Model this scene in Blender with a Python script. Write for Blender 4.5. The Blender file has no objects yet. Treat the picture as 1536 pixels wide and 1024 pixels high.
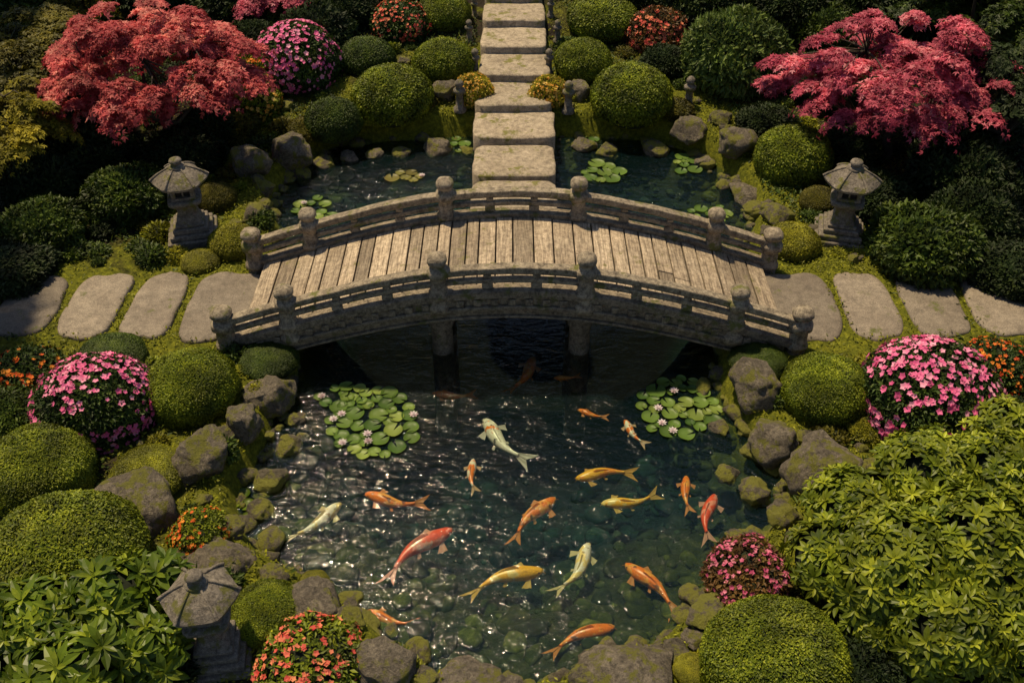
import bpy, math, random, bmesh
import numpy as np
from mathutils import Vector, noise as mnoise
random.seed(7); rng=np.random.default_rng(7)
H=8.33; P0=math.radians(39.2); F=1470.0
cp,sp=math.cos(P0),math.sin(P0)
WATER=-0.30
scene=bpy.context.scene
# ------------------------------------------------------------ terrain maths
def hill(x,y):
    t=np.asarray(y,float)-15.9
    t=np.where(t>20,20+(t-20)*0.0,t)
    return 0.15*0.25*np.logaddexp(0,t/0.25)
def survey(u,v,h=0.0,flat=False):
    a=(u-768)/F; b=-(v-512)/F
    d=(a,cp+b*sp,-sp+b*cp); z=h
    for i in range(12):
        t=(z-H)/d[2]; x,y=t*d[0],t*d[1]
        z=h if flat else h+float(hill(x,y))
    return x,y
def mpp(x,y,z): return (y*cp+(H-z)*sp)/F
def sn(Pt,seed,n=7):
    r=np.random.default_rng(abs(int(seed))); out=0
    for i in range(n):
        k=r.normal(size=Pt.shape[1]); out=out+np.sin(Pt@k+r.uniform(0,6.28))
    return out/math.sqrt(n)
pond_px=[(452,545),(405,600),(400,650),(372,700),(345,745),(352,800),(395,850),(470,880),(530,935),(585,985),(650,1030),(760,1050),(860,1035),(930,1000),(1010,965),(1060,905),(1085,850),(1170,800),(1190,740),(1165,690),(1115,640),(1085,590),(1080,545),
 (1120,420),(1135,350),(1140,300),(1100,262),(1060,232),(985,207),(850,200),(720,200),(600,207),(500,212),(460,240),(420,275),(395,300),(415,345),(415,420)]
pond=np.array([survey(u,v,WATER,True) for u,v in pond_px])
def smooth_poly(p,k=2):
    for _ in range(k):
        q=np.roll(p,-1,0); p=np.stack([.75*p+.25*q,.25*p+.75*q],1).reshape(-1,2)
    return p
pond=smooth_poly(pond,2)
def pond_sd(x,y):
    x=np.asarray(x,float).ravel(); y=np.asarray(y,float).ravel()
    Pt=np.stack([x,y],1); best=np.full(len(x),1e9); ins=np.zeros(len(x),bool)
    n=len(pond)
    for i in range(n):
        a=pond[i]; b=pond[(i+1)%n]; ab=b-a
        t=np.clip(((Pt-a)@ab)/(ab@ab+1e-12),0,1)
        d=np.hypot(*(Pt-(a+t[:,None]*ab)).T); best=np.minimum(best,d)
        c=((a[1]>y)!=(b[1]>y))
        xi=(b[0]-a[0])*(y-a[1])/((b[1]-a[1])+1e-12)+a[0]
        ins^=(c&(x<xi))
    return np.where(ins,best,-best)
def sstep(a,b,x):
    t=np.clip((x-a)/(b-a),0,1); return t*t*(3-2*t)
def ground_z(x,y,sd=None):
    x=np.asarray(x,float).ravel(); y=np.asarray(y,float).ravel()
    if sd is None: sd=pond_sd(x,y)
    Pt=np.stack([x,y],1)
    path=np.exp(-((y-10.95)/1.1)**4)
    z=hill(x,y)+(0.045*sn(Pt*1.3,1)+0.025*sn(Pt*5,2)+0.012*sn(Pt*14,3))*(1-.8*path)
    z=z-0.5*sstep(-.12,.22,sd)-0.75*sstep(.1,1.9,sd)*(.35+.65*sstep(6.0,8.8,y))-.9*sstep(.1,1.2,sd)*np.exp(-((y-11.6)/2.2)**2)  # last term digs a pit under the bridge so the bed turns darkest there
    z=z+np.where(sd>.3,0.04*sn(Pt*5,4)+.02*sn(Pt*13,6),0)
    return z
def gz(x,y): return float(ground_z([x],[y])[0])
# ------------------------------------------------------------ mesh builder
def build(name,parts,mats,parent=None,link=True):
    me=bpy.data.meshes.new(name); V=[];LI=[];LS=[];MI=[];R=[];SM=[];off=0;lo=0
    for p in parts:
        v,fs,mi,rn,smf=p
        v=np.asarray(v,float)
        if not isinstance(fs,list): fs=[fs]
        for f in fs:
            f=np.asarray(f,int)
            if len(f)==0: continue
            n,k=f.shape
            LI.append((f+off).ravel()); LS.append(lo+np.arange(n)*k); lo+=n*k
            MI.append(np.full(n,mi)); R.append(np.broadcast_to(rn,(n,)) ); SM.append(np.full(n,smf))
        V.append(v); off+=len(v)
    V=np.concatenate(V);LI=np.concatenate(LI);LS=np.concatenate(LS);MI=np.concatenate(MI);R=np.concatenate(R);SM=np.concatenate(SM)
    me.vertices.add(len(V)); me.vertices.foreach_set('co',V.astype('f').ravel())
    me.loops.add(len(LI)); me.loops.foreach_set('vertex_index',LI.astype('i'))
    me.polygons.add(len(LS)); me.polygons.foreach_set('loop_start',LS.astype('i'))
    me.polygons.foreach_set('material_index',MI.astype('i'))
    me.polygons.foreach_set('use_smooth',SM.astype(bool))
    at=me.attributes.new('rnd','FLOAT','FACE'); at.data.foreach_set('value',R.astype('f'))
    for m in mats: me.materials.append(m)
    me.update(calc_edges=True)
    if not link: return me
    o=bpy.data.objects.new(name,me); scene.collection.objects.link(o)
    if parent: o.parent=parent
    return o
def inst(name,me,loc,scale,rotz=0,mats=None,rot=None,parent=None):
    o=bpy.data.objects.new(name,me); scene.collection.objects.link(o)
    o.location=loc; o.scale=scale if hasattr(scale,'__len__') else (scale,)*3
    o.rotation_euler=rot if rot else (0,0,rotz)
    if parent: o.parent=parent
    if mats:
        for i,m in enumerate(mats):
            if m: o.material_slots[i].link='OBJECT'; o.material_slots[i].material=m
    return o
def empty(name,loc=(0,0,0)):
    o=bpy.data.objects.new(name,None); scene.collection.objects.link(o); o.location=loc; return o
def nrm(a): return a/(np.linalg.norm(a,axis=1,keepdims=True)+1e-9)
_ico={}
def ico(s):
    if s not in _ico:
        bm=bmesh.new(); bmesh.ops.create_icosphere(bm,subdivisions=s,radius=1)
        _ico[s]=(np.array([v.co[:] for v in bm.verts]),np.array([[v.index for v in f.verts] for f in bm.faces])); bm.free()
    return _ico[s][0].copy(),_ico[s][1].copy()
def box(x0,x1,y0,y1,z0,z1):
    v=np.array([(x,y,z) for z in (z0,z1) for y in (y0,y1) for x in (x0,x1)],float)
    f=np.array([(0,2,3,1),(4,5,7,6),(0,1,5,4),(2,6,7,3),(0,4,6,2),(1,3,7,5)]); return v,f
def lathe(prof,n=16,c=(0,0,0),rad=None,rot=0):
    V=[];a=np.arange(n)/n*2*math.pi+rot
    for r,z in prof:
        rr=r*(rad(a-rot) if rad else 1)
        V.append(np.stack([c[0]+rr*np.cos(a),c[1]+rr*np.sin(a),np.full(n,c[2]+z)],1))
    V=np.concatenate(V);Q=[]
    for i in range(len(prof)-1):
        for j in range(n):
            k=(j+1)%n; Q.append((i*n+j,i*n+k,(i+1)*n+k,(i+1)*n+j))
    return V,np.array(Q)
def tube(path,radii,n=8):
    path=np.asarray(path,float);V=[]
    for i,p in enumerate(path):
        t=path[min(i+1,len(path)-1)]-path[max(i-1,0)]; t/=np.linalg.norm(t)+1e-9
        s=np.cross(t,(0.3,1,0.1)); s/=np.linalg.norm(s)+1e-9; u=np.cross(s,t)
        a=np.arange(n)/n*2*math.pi
        V.append(p+radii[i]*(np.cos(a)[:,None]*s+np.sin(a)[:,None]*u))
    Q=[(i*n+j,i*n+(j+1)%n,(i+1)*n+(j+1)%n,(i+1)*n+j) for i in range(len(path)-1) for j in range(n)]
    return np.concatenate(V),np.array(Q)
# ------------------------------------------------------------ materials
def newmat(name):
    m=bpy.data.materials.new(name); m.use_nodes=True; nt=m.node_tree; nt.nodes.clear()
    o=nt.nodes.new('ShaderNodeOutputMaterial'); return m,nt,o
def ramp(nt,stops,fac):
    r=nt.nodes.new('ShaderNodeValToRGB'); e=r.color_ramp.elements
    while len(e)<len(stops): e.new(0.5)
    for i,(p,c) in enumerate(stops):
        e[i].position=p; e[i].color=(*c,1) if len(c)==3 else c
    nt.links.new(fac,r.inputs[0]); return r.outputs[0]
def noise(nt,scale,detail=5,rough=.6,vec=None,dist=0):
    n=nt.nodes.new('ShaderNodeTexNoise'); n.inputs['Scale'].default_value=scale; n.inputs['Detail'].default_value=detail
    n.inputs['Roughness'].default_value=rough; n.inputs['Distortion'].default_value=dist
    if vec: nt.links.new(vec,n.inputs['Vector'])
    return n.outputs['Fac']
def mix(nt,fac,a,b,mode='MIX'):
    m=nt.nodes.new('ShaderNodeMix'); m.data_type='RGBA'; m.blend_type=mode
    for i,x in ((0,fac),(6,a),(7,b)):
        if isinstance(x,bpy.types.NodeSocket): nt.links.new(x,m.inputs[i])
        elif i==0: m.inputs[0].default_value=x
        else: m.inputs[i].default_value=(*x,1)
    return m.outputs[2]
def leaf_mat(name,c1,c2,c3,tr=.25,rough=.5,vary=.5):
    m,nt,o=newmat(name)
    a=nt.nodes.new('ShaderNodeAttribute'); a.attribute_name='rnd'
    c=ramp(nt,[(0,c1),(.5,c2),(1,c3)],a.outputs['Fac'])
    g=nt.nodes.new('ShaderNodeNewGeometry')
    nf=noise(nt,2.6,1,.6,g.outputs['Position'])
    k=ramp(nt,[(.3,(1-vary,)*3),(.7,(1+vary*.5,)*3)],nf)
    c=mix(nt,1.0,c,k,'MULTIPLY')
    p=nt.nodes.new('ShaderNodeBsdfPrincipled'); p.inputs['Roughness'].default_value=rough
    p.inputs['Specular IOR Level'].default_value=.25
    nt.links.new(c,p.inputs['Base Color'])
    t=nt.nodes.new('ShaderNodeBsdfTranslucent'); nt.links.new(c,t.inputs[0])
    s=nt.nodes.new('ShaderNodeMixShader'); s.inputs[0].default_value=tr
    nt.links.new(p.outputs[0],s.inputs[1]); nt.links.new(t.outputs[0],s.inputs[2]); nt.links.new(s.outputs[0],o.inputs[0])
    return m
def stone_mat(name,ca,cb,cd,moss=None,mossamt=.5,bump=.02,rough=.85,scale=1.0,useRnd=0.0,pale=.35,stain=.75,grain=0):
    m,nt,o=newmat(name)
    geo=nt.nodes.new('ShaderNodeNewGeometry'); tc=geo.outputs['Position']
    n1=noise(nt,1.6*scale,4,.65,tc); n2=noise(nt,11*scale,6,.75,tc,.3); n3=noise(nt,75*scale,2,.7,tc); n4=noise(nt,5*scale,6,.8,tc,.6)
    c=ramp(nt,[(.3,ca),(.7,cb)],n1)
    d=ramp(nt,[(.36,(stain,)*3),(.60,(0,0,0))],n2)
    c=mix(nt,d,c,cd)
    c=mix(nt,.8,c,ramp(nt,[(.3,(.42,.42,.42)),(.68,(1.3,1.3,1.3))],n3),'MULTIPLY')
    c=mix(nt,ramp(nt,[(.52,(0,0,0)),(.70,(pale,)*3)],n4),c,tuple(min(1,x*1.6) for x in cb))
    if grain:
        mp=nt.nodes.new('ShaderNodeMapping'); mp.inputs['Scale'].default_value=(45,2.5,8); nt.links.new(tc,mp.inputs['Vector'])
        c=mix(nt,grain,c,ramp(nt,[(.35,(.35,.33,.31)),(.62,(1.25,1.25,1.25))],noise(nt,1,4,.65,mp.outputs[0])),'MULTIPLY')
    if useRnd:
        a=nt.nodes.new('ShaderNodeAttribute'); a.attribute_name='rnd'
        c=mix(nt,1.0,c,ramp(nt,[(0,(1-useRnd,)*3),(1,(1+useRnd*.6,)*3)],a.outputs['Fac']),'MULTIPLY')
    if moss:
        n5=noise(nt,2.6*scale,6,.72,tc)
        lo=.62-.25*mossamt
        c=mix(nt,ramp(nt,[(lo,(0,0,0)),(lo+.07,(1,1,1))],n5),c,mix(nt,n3,tuple(x*.45 for x in moss),tuple(x*1.6 for x in moss)))
    p=nt.nodes.new('ShaderNodeBsdfPrincipled'); p.inputs['Roughness'].default_value=rough
    nt.links.new(c,p.inputs['Base Color'])
    add=nt.nodes.new('ShaderNodeMath'); add.operation='ADD'; nt.links.new(n2,add.inputs[0])
    ml=nt.nodes.new('ShaderNodeMath'); ml.operation='MULTIPLY'; ml.inputs[1].default_value=.35; nt.links.new(n3,ml.inputs[0]); nt.links.new(ml.outputs[0],add.inputs[1])
    b=nt.nodes.new('ShaderNodeBump'); b.inputs['Strength'].default_value=1; b.inputs['Distance'].default_value=bump
    nt.links.new(add.outputs[0],b.inputs['Height']); nt.links.new(b.outputs[0],p.inputs['Normal'])
    nt.links.new(p.outputs[0],o.inputs[0]); return m
def plain(name,c,rough=.8):
    m,nt,o=newmat(name); p=nt.nodes.new('ShaderNodeBsdfPrincipled'); p.inputs['Roughness'].default_value=rough
    g=nt.nodes.new('ShaderNodeNewGeometry')
    cc=ramp(nt,[(.3,tuple(x*.6 for x in c)),(.7,tuple(x*1.3 for x in c))],noise(nt,12,3,.6,g.outputs['Position']))
    nt.links.new(cc,p.inputs['Base Color']); nt.links.new(p.outputs[0],o.inputs[0]); return m
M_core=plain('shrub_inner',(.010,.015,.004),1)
M_bark=stone_mat('bark',(.05,.035,.025),(.09,.065,.045),(.02,.015,.01),(.05,.06,.02),.4,.02)
M_clip=leaf_mat('clipped_leaf',(.06,.092,.007),(.17,.21,.011),(.38,.41,.028),.22)
M_clipd=leaf_mat('clipped_leaf_dark',(.022,.042,.006),(.058,.093,.011),(.14,.18,.02),.2)
M_lime=leaf_mat('lime_leaf',(.10,.105,.01),(.27,.26,.016),(.46,.42,.03),.25)
M_moss=leaf_mat('moss_tuft',(.08,.09,.006),(.23,.24,.012),(.44,.43,.026),.25)
M_gold=leaf_mat('gold_leaf',(.22,.20,.015),(.46,.41,.03),(.68,.55,.05),.3)
M_dark=leaf_mat('dark_leaf',(.010,.020,.005),(.023,.041,.009),(.055,.078,.016),.2,.6)
M_olive=leaf_mat('olive_leaf',(.05,.05,.008),(.13,.12,.014),(.25,.21,.025),.3)
M_rust=leaf_mat('rust_leaf',(.07,.035,.012),(.14,.07,.02),(.20,.13,.03),.25)
M_azl=leaf_mat('azalea_leaf',(.02,.042,.008),(.05,.085,.013),(.10,.14,.02),.2)
M_broad=leaf_mat('broad_leaf',(.06,.09,.007),(.17,.21,.012),(.40,.43,.03),.25,.45,.45)
M_broad2=leaf_mat('glossy_leaf',(.045,.085,.007),(.12,.175,.012),(.33,.38,.03),.25,.38,.4)
M_viburn=leaf_mat('viburnum_leaf',(.05,.085,.018),(.12,.175,.03),(.30,.36,.10),.2)
M_pink=leaf_mat('pink_petal',(.66,.09,.25),(.90,.19,.42),(.95,.45,.58),.25,.6,.12)
M_pinkd=leaf_mat('magenta_petal',(.42,.05,.14),(.65,.13,.24),(.78,.28,.35),.25,.6,.2)
M_orange=leaf_mat('orange_petal',(.60,.05,.02),(.75,.16,.02),(.85,.35,.04),.25,.6,.2)
M_red=leaf_mat('red_petal',(.58,.06,.05),(.76,.15,.10),(.84,.32,.14),.25,.6,.2)
M_yel=leaf_mat('yellow_petal',(.70,.30,.04),(.82,.46,.07),(.88,.62,.18),.25,.6,.2)
M_mapR=leaf_mat('maple_leaf_crimson',(.32,.035,.075),(.70,.13,.20),(.92,.38,.42),.38,.6,.45)
M_mapO=leaf_mat('maple_leaf_scarlet',(.34,.035,.05),(.72,.15,.15),(.92,.40,.32),.38,.6,.45)
M_mapY=leaf_mat('maple_leaf_yellow',(.10,.09,.01),(.27,.24,.018),(.52,.44,.04),.38,.6,.4)
M_bridge=stone_mat('bridge_stone',(.26,.205,.14),(.38,.31,.215),(.06,.045,.031),(.11,.11,.03),.2,.03,.85,1.3,0,.3,.92)
M_soffit=stone_mat('soffit_stone_shaded',(.06,.05,.04),(.10,.085,.065),(.03,.025,.02),None,0,.03)  # bridge stone darkened, underside shade put into the colour
M_deck=stone_mat('deck_plank_stone',(.44,.345,.235),(.57,.465,.33),(.18,.13,.09),(.16,.14,.05),.12,.016,.8,1.3,.42,.25,.75,.75)
M_rail=stone_mat('rail_stone',(.34,.275,.19),(.46,.385,.275),(.07,.053,.037),(.13,.13,.03),.28,.025,.85,1.3,0,.35,.92)
M_step=stone_mat('paving_stone',(.20,.16,.12),(.30,.25,.19),(.10,.08,.06),(.09,.095,.02),.10,.012,.75,.9,.25,.25,.65)
M_stair=stone_mat('stair_stone',(.36,.29,.20),(.47,.39,.285),(.14,.11,.075),(.15,.14,.03),.30,.018,.85,1,.2,.3,.8)
M_rock=stone_mat('boulder_stone',(.19,.155,.11),(.37,.31,.225),(.045,.036,.027),(.19,.185,.022),.45,.09,.85,1.7,0,.6,.8)
M_rock2=stone_mat('mossy_boulder_stone',(.12,.10,.065),(.24,.20,.135),(.04,.033,.022),(.21,.205,.024),.68,.08,.85,1.7,0,.35,.85)
M_lant=stone_mat('lantern_stone',(.23,.195,.155),(.35,.30,.235),(.06,.048,.036),(.14,.135,.03),.34,.03,.85,1.8,0,.35,.85)
M_black=plain('lantern_shade_fill',(.01,.009,.008))  # near-black colour stands for the shade inside the firebox
# ground
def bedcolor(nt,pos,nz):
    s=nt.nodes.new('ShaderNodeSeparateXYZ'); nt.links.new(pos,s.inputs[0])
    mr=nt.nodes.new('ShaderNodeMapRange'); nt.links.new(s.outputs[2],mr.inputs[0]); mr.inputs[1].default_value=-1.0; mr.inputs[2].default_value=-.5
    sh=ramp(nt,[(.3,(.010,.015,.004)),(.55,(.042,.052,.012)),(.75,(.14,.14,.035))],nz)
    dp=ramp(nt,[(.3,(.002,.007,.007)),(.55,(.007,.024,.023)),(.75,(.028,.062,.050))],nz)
    c=mix(nt,mr.outputs[0],dp,sh)  # deeper bed painted darker, standing for light lost in the water
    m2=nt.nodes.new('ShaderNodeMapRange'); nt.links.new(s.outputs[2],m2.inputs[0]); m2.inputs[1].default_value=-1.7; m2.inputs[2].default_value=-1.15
    return mix(nt,m2.outputs[0],(.002,.003,.003),c)  # near-black at the deepest bed paints the dark under the bridge
def ground_mat():
    m,nt,o=newmat('ground_moss_soil')
    pos=nt.nodes.new('ShaderNodeNewGeometry').outputs['Position']
    a=nt.nodes.new('ShaderNodeAttribute'); a.attribute_name='moss'
    w=nt.nodes.new('ShaderNodeAttribute'); w.attribute_name='wet'
    n1=noise(nt,1.3,6,.7,pos,.5); n2=noise(nt,14,6,.7,pos); n3=noise(nt,60,3,.7,pos)
    mossc=ramp(nt,[(.25,(.035,.045,.006)),(.5,(.13,.14,.012)),(.75,(.32,.31,.022))],n2)
    soil=ramp(nt,[(.3,(.012,.010,.007)),(.7,(.045,.033,.022))],n2)
    s=nt.nodes.new('ShaderNodeMath'); s.operation='ADD'; nt.links.new(n1,s.inputs[0]); nt.links.new(a.outputs['Fac'],s.inputs[1])
    c=mix(nt,ramp(nt,[(.72,(0,0,0)),(.94,(1,1,1))],s.outputs[0]),soil,mossc)
    bed=bedcolor(nt,pos,noise(nt,5,6,.75,pos,.5))
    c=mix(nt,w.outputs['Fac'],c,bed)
    p=nt.nodes.new('ShaderNodeBsdfPrincipled'); p.inputs['Roughness'].default_value=.95; p.inputs['Specular IOR Level'].default_value=.15
    nt.links.new(c,p.inputs['Base Color'])
    b=nt.nodes.new('ShaderNodeBump'); b.inputs['Distance'].default_value=.06; nt.links.new(n2,b.inputs['Height'])
    b2=nt.nodes.new('ShaderNodeBump'); b2.inputs['Distance'].default_value=.015; nt.links.new(n3,b2.inputs['Height']); nt.links.new(b.outputs[0],b2.inputs['Normal'])
    nt.links.new(b2.outputs[0],p.inputs['Normal']); nt.links.new(p.outputs[0],o.inputs[0]); return m
def axis(lo,hi,a,b,st):
    c=np.arange(a,b,st); l=a-np.geomspace(.3,a-lo,14)[::-1]; r=b+np.geomspace(.1,hi-b,14); return np.concatenate([l,c,r])
xs=axis(-250,250,-11,11,.085); ys=axis(-200,300,3.0,24,.085)
X,Y=np.meshgrid(xs,ys); x=X.ravel();y=Y.ravel(); sd=pond_sd(x,y); z=ground_z(x,y,sd)
nx,ny=len(xs),len(ys)
idx=(np.arange(ny-1)[:,None]*nx+np.arange(nx-1)).ravel()
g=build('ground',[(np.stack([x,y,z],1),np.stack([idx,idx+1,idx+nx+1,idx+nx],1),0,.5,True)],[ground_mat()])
mossv=.6*np.exp(-np.clip(-sd,0,9)/1.9)+.4*np.exp(-((y-10.95)/1.4)**2)*(abs(x)<7.5)+.2*(y>15)*np.exp(-(x/4)**2)
at=g.data.attributes.new('moss','FLOAT','POINT'); at.data.foreach_set('value',mossv.astype('f'))
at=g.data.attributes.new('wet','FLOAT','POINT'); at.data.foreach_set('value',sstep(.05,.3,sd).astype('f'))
# water
def water_mat():
    m,nt,o=newmat('pond_water')
    pos=nt.nodes.new('ShaderNodeNewGeometry').outputs['Position']
    mp=nt.nodes.new('ShaderNodeMapping'); mp.inputs['Scale'].default_value=(1,2.1,1); mp.inputs['Rotation'].default_value=(0,0,.25); nt.links.new(pos,mp.inputs['Vector'])
    n1=noise(nt,2.3,2,.5,mp.outputs[0],1.5); n2=noise(nt,8.5,2,.55,mp.outputs[0],1.8)
    b1=nt.nodes.new('ShaderNodeBump'); b1.inputs['Distance'].default_value=.075; b1.inputs['Strength'].default_value=.55; nt.links.new(n1,b1.inputs['Height'])
    b2=nt.nodes.new('ShaderNodeBump'); b2.inputs['Distance'].default_value=.020; b2.inputs['Strength'].default_value=.55; nt.links.new(n2,b2.inputs['Height']); nt.links.new(b1.outputs[0],b2.inputs['Normal'])
    fr=nt.nodes.new('ShaderNodeFresnel'); fr.inputs['IOR'].default_value=1.40; nt.links.new(b2.outputs[0],fr.inputs['Normal'])
    gl=nt.nodes.new('ShaderNodeBsdfGlossy'); gl.inputs['Roughness'].default_value=.05; nt.links.new(b2.outputs[0],gl.inputs['Normal'])
    tr=nt.nodes.new('ShaderNodeBsdfTransparent'); tr.inputs[0].default_value=(.79,.88,.80,1)
    df=nt.nodes.new('ShaderNodeBsdfDiffuse'); df.inputs[0].default_value=(.02,.065,.07,1); nt.links.new(b2.outputs[0],df.inputs['Normal'])
    s0=nt.nodes.new('ShaderNodeMixShader'); s0.inputs[0].default_value=.08; nt.links.new(tr.outputs[0],s0.inputs[1]); nt.links.new(df.outputs[0],s0.inputs[2])
    s=nt.nodes.new('ShaderNodeMixShader'); nt.links.new(fr.outputs[0],s.inputs[0]); nt.links.new(s0.outputs[0],s.inputs[1]); nt.links.new(gl.outputs[0],s.inputs[2])
    nt.links.new(s.outputs[0],o.inputs[0]); return m
cen=pond.mean(0); ex=pond+nrm(pond-cen)*.12
me=bpy.data.meshes.new('pond_water'); me.from_pydata([(a,b,WATER) for a,b in ex],[],[list(range(len(ex)))]); me.materials.append(water_mat())
o=bpy.data.objects.new('pond_water',me); scene.collection.objects.link(o)
# ------------------------------------------------------------ rocks
def rock_mesh(seed,sub=4):
    r=np.random.default_rng(seed); V,Fc=ico(sub)
    for i in range(16):
        n=r.normal(size=3); n/=np.linalg.norm(n); d=r.uniform(.60,.92)
        k=V@n; over=np.clip(k-d,0,None); V=V-over[:,None]*n*.94
    out=[]
    for v in V:
        p=Vector(v)+Vector((seed*3.1,0,0)); f=1+.20*mnoise.noise(p*1.3)+.12*mnoise.noise(p*3.1)+.06*mnoise.noise(p*7)+.03*mnoise.noise(p*16)
        out.append(v*f)
    V=np.array(out); V=V/np.abs(V).max(0)
    return V,Fc
rocks=[]
for s in range(8):
    V,Fc=rock_mesh(s); rocks.append(build('boulder_mesh',[(V,Fc,0,.5,True)],[M_rock],link=False))
rock_list=[(400,577,45,47,0),(363,637,36,34,0),(305,684,54,48,0),(198,752,74,52,0),(432,222,39,34,0),(375,250,34,35,0),(382,322,22,18,1),(335,840,58,30,0),(465,905,58,44,0),(572,992,56,44,0),
(1133,575,48,46,0),(1163,645,42,40,0),(1243,693,70,58,0),(1102,220,34,30,0),(1125,264,32,22,0),(1165,322,28,20,1),(1035,186,34,28,0),(985,195,23,16,1),(878,188,24,16,0),(655,189,25,18,0),(869,138,22,21,0),(668,138,22,21,0),
(1070,922,44,30,1),(955,1008,92,42,0),(712,1022,62,14,0),(270,836,28,18,1),(1210,650,20,14,1),(915,196,20,12,1),(600,200,20,11,1),(560,203,16,10,0),(700,196,14,9,1),(1080,185,20,16,1),(1010,970,30,18,1),(640,1018,26,14,1),
(400,690,34,26,1),(425,640,24,18,1),(380,735,28,20,1),(1140,710,30,24,1),(1120,780,28,22,1),(1100,680,22,16,1),(1150,835,30,20,1),(410,860,28,18,1),(525,935,30,20,1),(1105,880,26,18,1),(395,275,20,14,1),(1140,295,22,14,1),(410,345,18,12,1),(1090,250,16,12,1),(480,215,22,14,1),(520,207,18,11,0),(1060,215,22,14,0),(330,655,24,18,1),(345,790,30,20,1),(440,600,18,14,1),(1085,610,20,14,1),(1180,765,30,24,1),(1045,955,24,16,0),(880,1018,30,18,1),(760,1030,30,16,0),(450,235,16,12,1),(1115,330,18,14,1)]
for i,(u,v,a,b,mo) in enumerate(rock_list):
    R=a*.01
    for _ in range(4):
        xx,yy=survey(u,v,.3*R); R=a*mpp(xx,yy,.3*R)
    sz=R*min(1.0,b/a)*.95
    zz=max(gz(xx,yy),WATER-.05)
    inst('boulder',rocks[i%8],(xx,yy,zz+.28*sz),(R,R*.9,sz),rot=(random.uniform(-.15,.15),random.uniform(-.15,.15),random.uniform(0,6.28) if abs(a-b)<12 else random.choice([0,3.14])+random.uniform(-.3,.3)),mats=[M_rock2 if mo else M_rock])
def cobbles(name,pts,sizes,mat,sub=2,fl=(.5,.8)):
    parts=[];base=[rock_mesh(40+k,sub) for k in range(6)]
    for i,(px,py,pz) in enumerate(pts):
        V,Fc=base[i%6]; s=sizes[i]; a=random.uniform(0,6.28); c,sn_=math.cos(a),math.sin(a)
        W=V*[s,s*random.uniform(.6,1),s*random.uniform(*fl)]
        W=np.stack([W[:,0]*c-W[:,1]*sn_,W[:,0]*sn_+W[:,1]*c,W[:,2]],1)+[px,py,pz]
        parts.append((W,Fc,0,random.random(),True))
    return build(name,parts,[mat])
def bed_stone():
    m,nt,o=newmat('submerged_stone'); pos=nt.nodes.new('ShaderNodeNewGeometry').outputs['Position']
    a=nt.nodes.new('ShaderNodeAttribute'); a.attribute_name='rnd'
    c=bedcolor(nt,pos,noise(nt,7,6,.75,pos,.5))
    c=mix(nt,1,c,ramp(nt,[(0,(.35,.4,.4)),(.75,(1.1,1.1,1.0)),(1,(2.0,1.9,1.5))],a.outputs['Fac']),'MULTIPLY')
    p=nt.nodes.new('ShaderNodeBsdfPrincipled'); p.inputs['Roughness'].default_value=.9; p.inputs['Specular IOR Level'].default_value=.1; nt.links.new(c,p.inputs['Base Color']); nt.links.new(p.outputs[0],o.inputs[0]); return m
bx=rng.uniform(-5,5,4600); by=rng.uniform(4.5,16.5,4600); s_=pond_sd(bx,by); k=(s_>.12)&((by<9.2)|(by>13.8)); bx,by=bx[k],by[k]; bz=ground_z(bx,by)
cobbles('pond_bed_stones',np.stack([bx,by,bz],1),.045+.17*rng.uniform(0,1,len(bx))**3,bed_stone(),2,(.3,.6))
ex2=[]
for i in range(len(pond)):
    for _ in range(3):
        t=random.random(); q=pond[i]*t+pond[(i+1)%len(pond)]*(1-t)+rng.normal(0,.12,2); ex2.append((*q,WATER+random.uniform(-.06,.04)))
cobbles('shoreline_stones',ex2,.05+.16*rng.uniform(0,1,len(ex2))**2,M_rock2,3)
# ------------------------------------------------------------ paving
def slab(x0,x1,y0,y1,zt,th,pw=5,jit=.02,seed=0,n=44):
    r=np.random.default_rng(seed); a=np.arange(n)/n*2*math.pi; c,s=np.cos(a),np.sin(a)
    hx,hy=(x1-x0)/2,(y1-y0)/2
    k=(np.abs(c)**pw+np.abs(s)**pw)**(-1/pw)
    ph=r.uniform(0,6.28,4); w=1+jit*(np.sin(2*a+ph[0])+np.sin(3*a+ph[1])+.6*np.sin(5*a+ph[2])+.4*np.sin(9*a+ph[3]))+r.normal(0,jit*.2,n)
    ox,oy=c*k*w*hx,s*k*w*hy; cx,cy=(x0+x1)/2,(y0+y1)/2
    rings=[]
    for f,zz in ((1,-th),(1,-.03),(1-.012/min(hx,hy),-.012),(1-.04/min(hx,hy),0),(.75,.004),(.45,0),(.15,.003)):
        rings.append(np.stack([cx+ox*f,cy+oy*f,np.full(n,zt+zz)+(0.005*np.sin(ox*f*7+ph[0])*np.sin(oy*f*6+ph[1]) if zz>-.02 else 0)],1))
    V=np.concatenate(rings+[np.array([[cx,cy,zt]])]); Q=[(i*n+j,i*n+(j+1)%n,(i+1)*n+(j+1)%n,(i+1)*n+j) for i in range(6) for j in range(n)]
    T=[(6*n+j,6*n+(j+1)%n,7*n) for j in range(n)]
    return V,[np.array(Q),np.array(T)]
stones=[(-4.55,-3.52,10.2,11.78),(-5.36,-4.66,10.25,11.75),(-6.25,-5.47,10.28,11.72),(-7.2,-6.36,10.3,11.7),(-8.15,-7.32,10.3,11.7),(3.5,4.55,10.2,11.78),(4.62,5.38,10.25,11.75),(5.5,6.3,10.28,11.72),(6.42,7.25,10.3,11.7),(7.4,8.2,10.3,11.7)]
for i,s in enumerate(stones):
    V,Fq=slab(*s,.055,.16,4.2,.032,i+3); build('stepping_stone',[(V,Fq,0,random.random(),True)],[M_step])
parts=[]
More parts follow.
